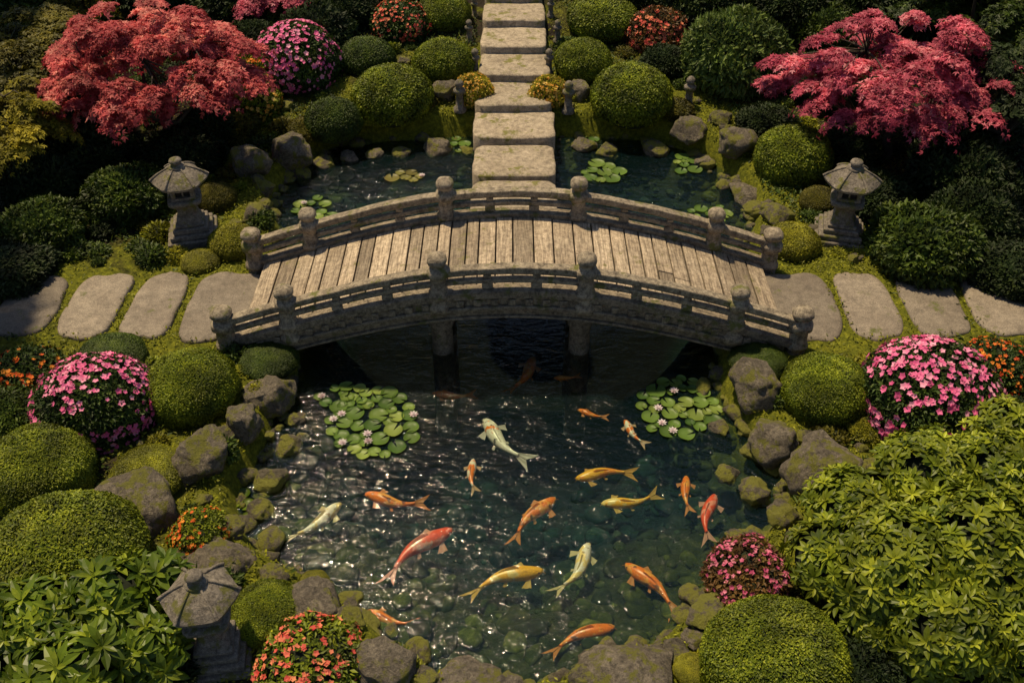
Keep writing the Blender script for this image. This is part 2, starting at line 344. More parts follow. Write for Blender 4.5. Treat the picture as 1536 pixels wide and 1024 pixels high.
V,Fq=slab(-.68,.73,12.5,14.42,.06,1.0,9,.01,31); parts.append((V,Fq,0,.3,True))
V,Fq=slab(-.66,.74,14.52,15.62,.08,1.0,10,.01,32); parts.append((V,Fq,0,.6,True))
wdt=[.73,.70,.66,.64,.62,.61,.60,.60,.6,.6]
for i in range(10):
    y0=15.66+i*.97
    V,Fq=slab(-wdt[i]+.03,wdt[i]+.05,y0,y0+1.06,.2+.15*i,.35,10,.018,50+i); parts.append((V,Fq,0,random.random(),True))
build('stone_steps',parts,[M_stair])
# ------------------------------------------------------------ bridge
br=empty('arched_stone_bridge',(0,10.95,0)); BY=10.95
def zd(x):
    s=np.abs(x)/3.9; return .07+.90*(.75*(1-s**2)+.25*np.cos(math.pi*np.minimum(s,1)/2)**2)
def sweep(y0,y1,a,b,x0=-3.75,x1=3.75,n=60,zfloor=None,jit=0):
    xx=np.linspace(x0,x1,n+1); z=zd(xx); V=[]
    jy=jit*np.sin(xx*3.1)+jit*.6*np.sin(xx*9.7+1)
    for i in range(n+1):
        zb=zfloor if zfloor is not None else z[i]+a
        V+=[(xx[i],y0+jy[i],zb),(xx[i],y1+jy[i],zb),(xx[i],y1+jy[i],z[i]+b+jy[i]*.5),(xx[i],y0+jy[i],z[i]+b+jy[i]*.5)]
    Q=[(i*4+j,i*4+(j+1)%4,(i+1)*4+(j+1)%4,(i+1)*4+j) for i in range(n) for j in range(4)]
    Q+=[(3,2,1,0),(n*4,n*4+1,n*4+2,n*4+3)]
    V=np.array(V); V[:,1]-=BY; return V,np.array(Q)
def child(name,parts,mats,bev=.012):
    o=build(name,parts,mats,parent=br)
    if bev:
        b=o.modifiers.new('b','BEVEL'); b.width=bev; b.segments=2; b.limit_method='ANGLE'; b.angle_limit=math.radians(50)
    return o
YF,YB=10.03,11.88
parts=[];xc=-3.62
while xc<3.6:
    w=random.uniform(.17,.29); zc_=float(zd(xc+w/2)); sl=(float(zd(xc+w))-float(zd(xc)))/w
    cut=random.uniform(-.25,.25) if random.random()<.2 else None
    segs=[(YF+.10,YB-.10)] if cut is None else [(YF+.10,BY+cut-.006),(BY+cut+.006,YB-.10)]
    for ya,yb in segs:
        v,f=box(xc+.009,xc+w-.009,ya-BY,yb-BY,-.07,0)
        v[:,2]+=zc_+(v[:,0]-(xc+w/2))*sl+random.uniform(-.009,.009)
        parts.append((v,f,0,random.random(),False))
    xc+=w
child('deck_planks',parts,[M_deck],.012)
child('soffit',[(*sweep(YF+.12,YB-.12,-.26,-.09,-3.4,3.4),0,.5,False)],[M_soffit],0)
post_x=[-3.76,-2.9,-.93,.93,2.9,3.76]
for side,yc in (('front',YF),('back',YB)):
    sg=-1 if side=='front' else 1
    def yy(a,b):
        p,q=yc+sg*a,yc+sg*b; return min(p,q),max(p,q)
    pr=[]
    pr.append((*sweep(*yy(-.10,.09),-.05,.06,-3.7,3.7,jit=.004),0,.5,False))
    pr.append((*sweep(*yy(-.07,.055),-.17,-.0515,-3.6,3.6),0,.5,False))
    pr.append((*sweep(*yy(-.07,.10),-.225,-.173,-3.5,3.5,jit=.003),0,.5,False))
    pr.append((*sweep(*yy(-.07,.05),-.33,-.227,-3.3,3.3),0,.5,False))
    pr.append((*sweep(*yy(-.07,.08),-.37,-.333,-3.2,3.2),0,.5,False))
    for xd in np.arange(-3.3,3.35,.22):
        v,f=box(xd-.05,xd+.05,yy(.056,.085)[0]-BY,yy(.056,.085)[1]-BY,-.168,-.07); v[:,2]+=float(zd(xd)); pr.append((v,f,0,.5,False))
    child('arch_beam_'+side,pr,[M_bridge])
    pr=[(*sweep(*yy(-.07,.07),.315,.405,-3.72,3.72,jit=.006),0,.5,False),(*sweep(*yy(-.04,.04),.155,.225,-3.72,3.72,jit=.004),0,.5,False),(*sweep(*yy(-.035,.035),.28,.313,-3.72,3.72),0,.5,False)]
    for a,b in zip(post_x[:-1],post_x[1:]):
        m=max(1,int(round((b-a)/.62)))
        for j in range(1,m):
            xd=a+(b-a)*j/m
            for z0,z1,w in ((.061,.154,.07),(.227,.279,.05)):
                v,f=box(xd-w,xd+w,yc-.032-BY,yc+.032-BY,z0,z1); v[:,2]+=float(zd(xd)); pr.append((v,f,0,.5,False))
    child('railing_'+side,pr,[M_rail],.016)
    pr=[]
    for xp in post_x:
        z0=float(zd(xp)); end=abs(xp)>3.5
        prof=[(.11,-.22),(.135,-.22),(.135,-.12),(.11,-.09),(.105,.0),(.13,.03),(.13,.07),(.105,.10),(.10,.27),(.105,.30),(.135,.33),(.135,.415),(.105,.44),(.08,.455),(.075,.475),(.105,.495),(.125,.54),(.12,.58),(.09,.62),(.04,.64),(.001,.645)]
        if end: prof=[(r*1.12,z-.05) for r,z in prof]
        sq=lambda a:1/np.maximum(np.abs(np.cos(a)),np.abs(np.sin(a)))**.45
        V,Q=lathe(prof,20,(xp,yc-BY,z0),rad=sq)
        pr.append((V,Q,0,.5,True))
    child('posts_'+side,pr,[M_rail],0)
pr=[]
for xp in (-.95,.92):
    for yp in (10.42,11.15):
        pr.append((*lathe([(.16,-1.9),(.15,-.7),(.14,.12),(.17,.16),(.17,.22),(.15,.25),(.21,.36),(.25,.5),(.25,.70)],18,(xp,yp-BY,0)),0,.5,True))
child('pillars',pr,[M_bridge],0)
pr=[]
for s in (-1,1):
    a,b=(-3.6,-2.95) if s<0 else (2.95,3.6)
    pr.append((*sweep(YF+.03,YB-.03,0,-.265,a,b,8,zfloor=-1.4),0,.5,False))
child('abutments',pr,[M_bridge])
# ------------------------------------------------------------ lanterns
def hexr(a):
    t=np.mod(a,math.pi/3)-math.pi/6; return math.cos(math.pi/6)/np.cos(t)
def lantern(u,v,S,rotz,zs=1):
    x,y=survey(u,v,0); e=empty('stone_lantern',(x,y,float(hill(x,y))+.0)); e.rotation_euler=(random.uniform(-.02,.02),random.uniform(-.02,.02),rotz); e.scale=(S,S,S*zs)
    def ch(n,parts,mats,bev=.012):
        o=build(n,parts,mats,parent=e)
        if bev: b=o.modifiers.new('b','BEVEL'); b.width=bev; b.segments=2; b.limit_method='ANGLE'
    P=[]
    for w,z0,z1 in ((.38,-.15,.10),(.33,.102,.19),(.27,.192,.28),(.22,.282,.34)): P.append((*box(-w,w,-w,w,z0,z1),0,.5,False))
    ch('base',P,[M_lant],.02)
    sq=lambda a:1/np.maximum(np.abs(np.cos(a)),np.abs(np.sin(a)))**.8
    ch('column',[(*lathe([(.20,.342),(.19,.38),(.165,.42),(.15,.50),(.155,.60),(.19,.66),(.24,.69),(.255,.71),(.255,.765),(.22,.775),(.001,.776)],28,rad=sq),0,.5,True)],[M_lant],0)
    P=[(*box(-.18,.18,-.18,.18,.779,.83),0,.5,False),(*box(-.18,.18,-.18,.18,1.02,1.07),0,.5,False)]
    for sx in (-1,1):
        for sy in (-1,1): P.append((*box(*sorted((sx*.11,sx*.175)),*sorted((sy*.11,sy*.175)),.832,1.018),0,.5,False))
    for s in (-1,1):
        P.append((*box(-.012,.012,*sorted((s*.135,s*.15)),.832,1.018),0,.5,False)); P.append((*box(*sorted((s*.135,s*.15)),-.012,.012,.832,1.018),0,.5,False))
        P.append((*box(-.108,.108,*sorted((s*.13,s*.143)),.915,.935),0,.5,False)); P.append((*box(*sorted((s*.13,s*.143)),-.108,.108,.915,.935),0,.5,False))
    P.append((*box(-.12,.12,-.12,.12,.831,1.019),1,.5,False))  # solid dark box in place of the shaded hollow
    ch('firebox',P,[M_lant,M_black],.006)
    n=36; a=np.arange(n)/n*2*math.pi; hr=hexr(a); corner=((hr-hr.min())/(hr.max()-hr.min()))**2
    rings=[(.12,1.072,0),(.36,1.05,.3),(.425,1.05,1),(.435,1.09,1),(.38,1.15,.6),(.30,1.215,.3),(.21,1.27,.12),(.13,1.31,0),(.10,1.32,0),(.001,1.325,0)]
    V=np.concatenate([np.stack([r*hr*np.cos(a),r*hr*np.sin(a),zz+.03*l*corner],1) for r,zz,l in rings])
    Q=np.array([(i*n+j,i*n+(j+1)%n,(i+1)*n+(j+1)%n,(i+1)*n+j) for i in range(len(rings)-1) for j in range(n)])
    P=[(V,Q,0,.5,False)]
    for kx in range(6):
        aa=kx*math.pi/3; pth=[(r*math.cos(aa),r*math.sin(aa),zz+.03*l+.004) for r,zz,l in rings[3:8]]
        P.append((*tube(pth,[.022,.02,.018,.016,.014],8),0,.5,True))
    ch('roof',P,[M_lant],0)
    ch('finial',[(*lathe([(.12,1.30),(.125,1.335),(.085,1.35),(.06,1.365),(.085,1.39),(.10,1.42),(.085,1.455),(.04,1.48),(.001,1.50)],20),0,.5,True)],[M_lant],0)
lantern(291,352,.97,.25,.93); lantern(1257,354,.97,-.25,.93); lantern(330,982,.84,.15,1.0)
def spost(u,v,h):
    x,y=survey(u,v,0); s=h
    build('stone_post',[(np.array(V)+[x,y,float(hill(x,y))-.05],Q,0,.5,True) for V,Q in [lathe([(.20*s,0),(.20*s,.12*s),(.13*s,.16*s),(.11*s,.55*s),(.15*s,.60*s),(.19*s,.64*s),(.19*s,.72*s),(.12*s,.76*s),(.10*s,.80*s),(.14*s,.87*s),(.13*s,.95*s),(.07*s,1.02*s),(.001,1.04*s)],16)]],[M_lant])
for u,v,h in ((713,108,.5),(823,108,.5),(690,163,.6),(852,165,.6),(1032,158,.6),(704,60,.45),(836,60,.45),(712,22,.4),(826,22,.4)): spost(u,v,h)
# ------------------------------------------------------------ foliage
def leafq(P,D,Nh,L,W,fold=.18):
    L=np.asarray(L).reshape(-1,1)*np.ones((len(P),1)); W=np.asarray(W).reshape(-1,1)*np.ones((len(P),1))
    S=nrm(np.cross(D,Nh)); U=np.cross(S,D)
    V=np.stack([P,P+D*L*.45+S*W*.5+U*W*fold,P+D*L,P+D*L*.45-S*W*.5+U*W*fold],1).reshape(-1,3)
    return V,np.arange(4*len(P)).reshape(-1,4)
def bigleaf(P,D,Nh,L,W,droop=.18):
    n=len(P); L=np.asarray(L).reshape(-1,1)*np.ones((n,1)); W=np.asarray(W).reshape(-1,1)*np.ones((n,1))
    S=nrm(np.cross(D,Nh)); U=np.cross(S,D)
    def pt(t,w,f): return P+D*L*t+S*W*w*.5+U*(W*f-L*droop*t*t)
    V=np.stack([pt(0,0,0),pt(.5,0,0),pt(1,0,0),pt(.28,.8,.12),pt(.6,1,.14),pt(.85,.5,.06),pt(.28,-.8,.12),pt(.6,-1,.14),pt(.85,-.5,.06)],1).reshape(-1,3)
    b=(np.arange(n)*9)[:,None]
    Q=np.stack([b+[0,3,4,1],b+[1,4,5,2],b+[0,1,7,6],b+[1,2,8,7]],1).reshape(-1,4)
    return V,Q
def rdir(n,zmin=-1):
    z=rng.uniform(zmin,1,n); a=rng.uniform(0,2*math.pi,n); r=np.sqrt(1-z*z); return np.stack([r*np.cos(a),r*np.sin(a),z],1)
def tang(N):
    T=rdir(len(N)); return nrm(T-(T*N).sum(1,keepdims=True)*N)
def domeP(D,lump,seed,zs):
    r=1+lump*sn(D*4.5,seed)+lump*.5*sn(D*11,seed+1); P=D*r[:,None]*[1,1,zs]; P[:,2]+=.36
    N=nrm(D*[1,1,1/zs]); return P,N
def shrub_mesh(name,n,L,W,lump,zs=.76,seed=0,out=.5,depth=.06,flowers=0,fr=.05):
    D=rdir(n,-.5); P,N=domeP(D,lump,seed,zs); P=P*1.0-N*rng.uniform(0,depth,(n,1))
    k=P[:,2]>-.02; P,N=P[k],N[k]; n=len(P)
    T=tang(N); Dl=nrm(N*(out*rng.uniform(.3,1.6,(n,1)))+T); Nh=nrm(N+rdir(n)*.4)
    ls=rng.uniform(.7,1.3,n)
    V,Q=leafq(P,Dl,Nh,L*ls,W*ls)
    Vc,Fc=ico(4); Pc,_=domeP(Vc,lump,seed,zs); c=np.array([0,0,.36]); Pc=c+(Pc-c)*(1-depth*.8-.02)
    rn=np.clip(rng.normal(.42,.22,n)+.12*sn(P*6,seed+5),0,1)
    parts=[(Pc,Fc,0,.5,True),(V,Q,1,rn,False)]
    if flowers:
        D=rdir(int(flowers*1.6),-.35); m=sn(D*3.5,seed+9)+rng.normal(0,.5,len(D))>-.45; D=D[m][:flowers]
        P,N=domeP(D,lump,seed,zs); P=P+N*.02; N=nrm(N+rdir(len(N))*.35); k=P[:,2]>.02; P=P[k]; N=N[k]
        T=tang(N); B=np.cross(N,T)
        r0=rng.uniform(.05,.95,len(P)); sz=fr*rng.uniform(.75,1.25,len(P))
        for k in range(5):
            a=k*2*math.pi/5; Dk=nrm(T*math.cos(a)+B*math.sin(a)+N*.35)
            V,Q=leafq(P,Dk,N,sz,sz*.95,.05); parts.append((V,Q,2,np.clip(r0+rng.normal(0,.08,len(P)),0,1),False))
    return build(name,parts,[M_core,M_clip,M_pink],link=False)
clipS=[shrub_mesh('clipped_shrub_small',17000,.062,.034,.022,seed=s) for s in (1,2)]
clipL=[shrub_mesh('clipped_shrub_large',38000,.044,.023,.026,seed=s) for s in (3,4)]
loose=[shrub_mesh('loose_shrub',9000,.13,.055,.07,seed=s,out=.9,depth=.16) for s in (5,6)]
tuft=[shrub_mesh('low_plant_mesh',900,.34,.13,.12,seed=s,out=1.1,depth=.3) for s in (15,16,17)]
azal=[shrub_mesh('azalea_large',10000,.085,.036,.035,seed=s,out=.8,depth=.1,flowers=620,fr=.056,zs=.82) for s in (7,8)]
azas=[shrub_mesh('azalea_small',3800,.14,.06,.07,seed=s,out=.9,depth=.14,flowers=300,fr=.070,zs=.8) for s in (9,10)]
placed=[]
def place(name,me,u,v,a,mats,zf=1.0,lift=0):
    R=a*.01
    for _ in range(4):
        xx,yy=survey(u,v,.45*R*zf+lift); R=a*mpp(xx,yy,.45*R*zf+lift)
    zz=float(hill(xx,yy))-.03+lift; placed.append((xx,yy,R))
    return inst(name,me,(xx,yy,zz),(R,R*random.uniform(.93,1.02),R*zf*random.uniform(.97,1.04)),random.uniform(0,6.28),mats)
for i,(u,v,a,zf,m) in enumerate([(587,137,60,1,M_clip),(665,88,45,1,M_clip),(548,80,42,.9,M_clipd),(875,88,45,1,M_clip),(948,138,61,1,M_clip),(905,22,56,.8,M_clip),(665,14,42,.9,M_clip),(1190,230,58,1.05,M_clip),
  (500,176,44,1,M_clipd),(350,360,38,.9,M_lime),(1190,358,42,.85,M_lime),(300,388,30,.6,M_lime),(322,292,32,1,M_olive),(1230,297,30,.9,M_olive)]):
    place('clipped_shrub',clipS[i%2],u,v,a,[None,m,None],zf)
for i,(u,v,a,zf,m) in enumerate([(285,575,70,1,M_clip),(165,532,55,.6,M_clipd),(402,535,44,.6,M_clipd),(1240,578,66,1,M_clip),(1138,538,44,.6,M_clipd),(222,705,58,.55,M_moss),(55,700,85,.9,M_clip),(95,835,125,.9,M_clip),(400,915,56,1,M_clip),(1168,985,114,.95,M_clip),(1040,1000,30,.7,M_lime),(470,870,24,.5,M_lime)]):
    place('clipped_shrub',clipL[i%2],u,v,a,[None,m,None],zf)
for i,(u,v,a,zf,m) in enumerate([(60,338,62,.9,M_clipd),(190,288,62,.9,M_clipd),(1388,362,82,.9,M_clipd),(1100,78,75,1.2,M_viburn),(470,45,60,1,M_dark),(420,10,50,1,M_clipd),(520,15,45,1,M_dark),(1190,10,60,1,M_dark),(1000,90,40,.8,M_dark),(1310,290,60,.8,M_dark),(1470,320,70,1,M_dark),
   (1440,260,80,1,M_dark),(140,230,70,.9,M_dark),(60,270,70,.9,M_dark),(270,230,60,.8,M_dark),(1150,180,45,.7,M_dark),(1270,220,50,.8,M_dark),(310,190,50,.8,M_dark),(1520,400,70,.7,M_dark),(10,400,70,.6,M_dark),(950,-10,50,1,M_dark),(620,-25,50,1,M_dark),(1060,-5,70,1.1,M_dark),(10,620,60,.8,M_clipd),(1530,640,60,.7,M_dark),(1300,640,30,.7,M_lime),(560,170,30,.5,M_lime),(460,190,30,.6,M_olive),(1290,1010,70,.9,M_dark),(240,1010,60,.9,M_dark),(300,930,40,.6,M_dark),(340,180,50,.7,M_olive),(630,150,25,.6,M_olive),(1010,160,30,.6,M_olive),(1240,120,60,.8,M_dark),
   (1300,-5,75,1,M_dark),(1400,0,80,1,M_dark),(1500,30,85,1.1,M_dark),(1240,40,50,1,M_clipd),(20,25,80,1,M_clipd),(120,15,70,1,M_olive),(230,-15,70,1,M_dark),(330,0,60,1,M_dark),(60,90,60,1,M_clipd),(1510,120,70,1,M_clipd),(1480,200,50,1,M_dark),(30,190,60,.9,M_dark),(380,60,45,1,M_dark),(1140,115,40,.9,M_dark)]):
    place('garden_shrub',loose[i%2],u,v,a,[None,m,None],zf)
for u,v,a,zf,lf,fm in [(140,597,90,1,M_azl,M_pink),(1397,587,102,1,M_azl,M_pink),(445,85,64,1.1,M_azl,M_pink)]:
    place('azalea_bush',azal[int(u)%2],u,v,a,[None,lf,fm],zf)
for i,(u,v,a,zf,lf,fm) in enumerate([(38,560,58,.9,M_azl,M_orange),(1500,550,55,.9,M_azl,M_orange),(365,145,52,1,M_clip,M_yel),(712,135,28,1.2,M_gold,M_yel),(822,137,28,1.2,M_gold,M_yel),(600,32,42,.9,M_azl,M_red),(985,45,46,.9,M_rust,M_red),(1122,862,66,.9,M_rust,M_pinkd),(300,795,46,.8,M_clip,M_orange),(465,992,84,.75,M_clip,M_red),(380,110,40,1.3,M_clip,M_orange)]):
    place('azalea_bush',azas[i%2],u,v,a,[None,lf,fm],zf)
def broad(name,lobes,mat,L,W,dens,k=7):
    C=[]
    for u,v,a,h in lobes:
        xx,yy=survey(u,v,h); C.append((xx,yy,h+float(hill(xx,yy)),a*mpp(xx,yy,h))); placed.append((xx,yy,C[-1][3]))
    C=np.array(C); o0=np.array([C[:,0].mean(),C[:,1].mean(),0]); parts=[]
    for c in C:
        n=int(dens*c[3]**2*6); D=rdir(n,-.35); N=D
        P=c[:3]+D*(c[3]*(1+.09*sn(D*6,int(c[0]*9)))*rng.uniform(.84,1.03,n))[:,None]*[1,1,.8]
        ok=P[:,2]>.02
        for d in C:
            if np.allclose(d,c): continue
            ok&=np.linalg.norm((P-d[:3])/[1,1,.8],axis=1)>d[3]*.85
        P,N=P[ok],N[ok]; N=nrm(N+[0,0,.35]+rdir(len(N))*.35); n=len(P)
        T=tang(N); B=np.cross(N,T); r0=rng.uniform(.1,.75,n); sz=rng.uniform(.7,1.25,n)
        for layer,(nk,op,sc,dr) in enumerate(((k,.2,1,-.08),(4,.9,.65,.22))):
            for j in range(nk):
                a=j*2*math.pi/nk+layer*.5+rng.uniform(-.25,.25,n)[:,None]
                Dk=nrm(T*np.cos(a)+B*np.sin(a)+N*(op+rng.uniform(-.2,.2,(n,1))))
                V,Q=bigleaf(P-o0,Dk,N,L*sc*sz,W*sc*sz)
                parts.append((V,Q,1,np.repeat(np.clip(r0+dr+rng.normal(0,.08,n),0,1),4),False))
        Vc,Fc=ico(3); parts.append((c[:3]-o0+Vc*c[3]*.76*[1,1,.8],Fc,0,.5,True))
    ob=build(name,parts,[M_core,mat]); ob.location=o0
broad('broadleaf_shrub',[(1285,770,75,.45),(1395,722,85,.55),(1495,715,85,.6),(1345,850,105,.6),(1470,835,110,.7),(1245,840,68,.4),(1420,935,95,.5),(1525,940,90,.5),(1310,925,60,.35),(1500,650,60,.4)],M_broad,.13,.048,115)
broad('broadleaf_shrub',[(60,945,85,.5),(160,905,70,.55),(215,970,60,.4),(110,1015,85,.5),(230,880,55,.4),(0,1000,80,.4)],M_broad2,.20,.07,55)
def tree(name,base,C,rad,mat,nc,per,L,star=3,trunk=.09,seed=0,pad=(.3,.55),flat=.42,lobe=.3,low=-.15,spread=1.05):
    r=np.random.default_rng(seed); base=np.array(base,float); C=np.array(C,float); rad=np.array(rad,float)
    D=r.normal(size=(nc,3)); D[:,2]=np.abs(D[:,2])*.9+low; D=nrm(D); rr=r.uniform(.25,spread,nc)**.5
    cl=C+D*rr[:,None]*rad; parts=[]
    fork=base+(C-base)*.45+[.08,-.05,0]
    parts.append((*tube([base-[0,0,.2],base+(fork-base)*.33+[.05,.03,0],base+(fork-base)*.66-[.04,.02,0],fork],[trunk*1.3,trunk,trunk*.85,trunk*.8],9),0,.5,True))
    limbs=[fork+(C+nrm(r.normal(size=(1,3)))[0]*rad*.55-fork) for _ in range(7)]
    for l in limbs:
        m=(fork+l)/2+r.normal(0,.1,3); parts.append((*tube([fork,m,l],[trunk*.7,trunk*.45,trunk*.25],7),0,.5,True))
    for c in cl:
        l=min(limbs,key=lambda q:np.linalg.norm(q-c)); m=(l+c)/2+r.normal(0,.06,3)
        parts.append((*tube([l,m,c],[trunk*.25,trunk*.14,.006],5),0,.5,True))
    P=[];N=[];RN=[]
    for c in cl:
        R=r.uniform(*pad)*min(1,rad[0]/1.5)**.3; q=r.normal(size=(per,3)); q=nrm(q)*r.uniform(0,1,(per,1))**.6
        q=q*(1+.22*np.sin(4*np.arctan2(q[:,1],q[:,0])+r.uniform(0,6))[:,None]*[1,1,0])
        out=nrm((c-C)[None]*[1,1,0]+1e-3)[0]
        ang=math.atan2(out[1],out[0])+r.normal(0,.8); e=r.uniform(1.05,1.6); X=q[:,0]*R*e; Y=q[:,1]*R/e**.5
        q=np.stack([X*math.cos(ang)-Y*math.sin(ang),X*math.sin(ang)+Y*math.cos(ang),q[:,2]*R*flat],1)
        q[:,2]-=.3*(q@out)+.3*(q[:,0]**2+q[:,1]**2)/R
        P.append(c+q); N.append(nrm(q*[.6,.6,1]+[0,0,R*1.2])); RN.append(np.clip(r.normal(.45,.22,per)+r.normal(0,.16)+q[:,2]/R*.3,0,1))  # leaf tone lightens toward each pad's top, top light put into the colour
    P=np.concatenate(P);N=np.concatenate(N);RN=np.concatenate(RN);n=len(P)
    N=nrm(N+rdir(n)*.5); T=tang(N); T=nrm(T+[0,0,-.2]); B=nrm(np.cross(N,T)); s=rng.uniform(.7,1.3,n)*L
    for j in range(star):
        a=(j-(star-1)/2)*.85; Dk=nrm(T*math.cos(a)+B*math.sin(a)); V,Q=leafq(P,Dk,N,s*(1 if j==(star-1)//2 else .8),s*lobe,.1); parts.append((V,Q,1,RN,False))
    parts=[(p[0]-base,)+p[1:] for p in parts]
    o=build(name,parts,[M_bark,mat]); o.location=base; return o
bx_,by_=survey(1325,240,0); tree('japanese_maple_tree',(bx_,by_,.0),(bx_-.2,by_+.1,1.32),(1.8,1.35,1.1),M_mapR,135,230,.085,3,.08,11,pad=(.15,.34),flat=.14,spread=1.25)
bx_,by_=survey(255,235,0); tree('japanese_maple_tree',(bx_,by_,.0),(bx_+.0,by_+.2,1.40),(1.75,1.35,1.15),M_mapO,140,230,.085,3,.08,12,pad=(.15,.34),flat=.14,spread=1.25)
bx_,by_=survey(40,290,0); tree('japanese_maple_tree',(bx_,by_,0),(bx_-.1,by_+.1,1.15),(1.05,1.0,.8),M_mapY,70,220,.08,3,.06,13,pad=(.15,.32),flat=.16)
tree('garden_tree',(-8.4,16.9,.15),(-8.3,16.8,1.25),(1.3,1.1,.8),M_olive,36,380,.09,3,.09,14,pad=(.25,.5),flat=.2)
tree('garden_tree',(8.3,15.2,0),(8.2,15.1,1.3),(1.0,1.0,.85),M_dark,36,380,.11,3,.08,15,pad=(.25,.5),flat=.25)
tree('garden_tree',(9.0,18,.3),(8.8,17.8,1.5),(1.4,1.2,1.0),M_clipd,36,380,.10,3,.09,16,pad=(.25,.5),flat=.25)
tree('japanese_maple_tree',(-4.7,19.8,.6),(-4.7,19.8,1.3),(1.0,.8,.6),M_mapR,30,220,.085,3,.06,17,pad=(.15,.35),flat=.15)
big=tree('unseen_shade_tree',(-10.5,11.3,0),(-10.5,11.3,5.0),(2.4,2.6,1.4),M_dark,60,420,.2,2,.2,18,pad=(.6,.95),lobe=.5)  # unseen tree beyond the frame, added to shade the picture edges
for (a,b,c,s) in [(9.9,12.3,0,1),(-8.2,4.7,0,1),(8.8,5.0,0,1),(-9,27,1.2,1.1),(-3.5,29,1.4,1.1),(2.5,29.5,1.4,1.0),(8.5,27.5,1.2,1.1),(12,19.5,.5,1.1),(-12.6,19,.5,1.1)]:  # further unseen trees, added to darken edges and pond reflections
    inst('unseen_shade_tree',big.data,(a,b,c),s,random.uniform(0,6))
# low planting between the shrubs
lp=empty('low_planting'); cnt=0
for _ in range(6000):
    if cnt>=210: break
    xx,yy=random.uniform(-9,9),random.uniform(5,20.5); R=random.uniform(.09,.24)
    sd_=pond_sd([xx],[yy])[0]
    if sd_>-R*.6 or (abs(yy-10.98)<1.05 and abs(xx)<9) or (abs(xx)<.85+R and yy>12): continue
    if any(math.hypot(xx-p[0],yy-p[1])<p[2]*.9+R*.5 for p in placed): continue
    placed.append((xx,yy,R)); cnt+=1
    m=random.choice([M_clipd,M_clip,M_lime,M_olive,M_moss,M_clipd] if abs(xx)<6.3 else [M_dark,M_clipd,M_clipd])
    inst('plant',random.choice(tuft),(xx,yy,gz(xx,yy)-.02),(R,R,R*random.uniform(.6,1)),random.uniform(0,6),[None,m,None],parent=lp)
rk=empty('scattered_stones'); cnt=0
for _ in range(3000):
    if cnt>=45: break
    xx,yy=random.uniform(-7,7),random.uniform(5,19.5); R=random.uniform(.06,.17); sd_=pond_sd([xx],[yy])[0]
    if sd_>-.05 or sd_<-1.8 or (abs(yy-10.98)<1.0) or (abs(xx)<.8+R and yy>12): continue
    if any(math.hypot(xx-p[0],yy-p[1])<p[2]+R*.4 for p in placed): continue
    cnt+=1; inst('stone',rocks[cnt%8],(xx,yy,gz(xx,yy)+.02),(R,R*.8,R*.7),random.uniform(0,6),[M_rock2],parent=rk)
# ground cover
def avoid(x,y):
    sd=pond_sd(x,y); k=sd<-.03
    for s in stones: k&=~((x>s[0]+.04)&(x<s[1]-.04)&(y>s[2]+.05)&(y<s[3]-.05))
    k&=~((abs(x-.03)<.72)&(y>12.2)); k&=~((abs(x)<3.7)&(y>9.9)&(y<12)); return k,sd
n=240000; gx=rng.uniform(-10,10,n); gy=rng.uniform(4.3,22.5,n)
k,sdv=avoid(gx,gy); dens=sn(np.stack([gx,gy],1)*2.3,77)*.35+.4+.7*np.exp(sdv/1.2); k&=rng.uniform(0,1,n)<dens
gx,gy,sdv=gx[k],gy[k],sdv[k]; gzv=ground_z(gx,gy,sdv); Pg=np.stack([gx,gy,gzv],1); n=len(Pg)
near=np.exp(sdv/1.9)+.8*np.exp(-((gy-10.95)/1.3)**2)*(abs(gx)<7)+rng.normal(0,.2,n)+.35*sn(Pg[:,:2]*1.9,5)
for nm,msk,mt,L,W in (('moss_ground_cover',near>.42,M_moss,.05,.024),('leafy_ground_cover',near<=.42,M_clipd,.08,.038)):
    Pm=Pg[msk]; m=len(Pm); N=nrm(rdir(m)*.5+[0,0,1]); T=tang(N); D=nrm(T+N*rng.uniform(.1,1,(m,1)))
    V,Q=leafq(Pm+[0,0,.005]+np.array([0,0,1])*rng.uniform(0,.05,(m,1)),D,N,L*rng.uniform(.6,1.3,m),W*rng.uniform(.6,1.3,m))
    build(nm,[(V,Q,0,rng.uniform(0,1,m)*.8,False)],[mt])
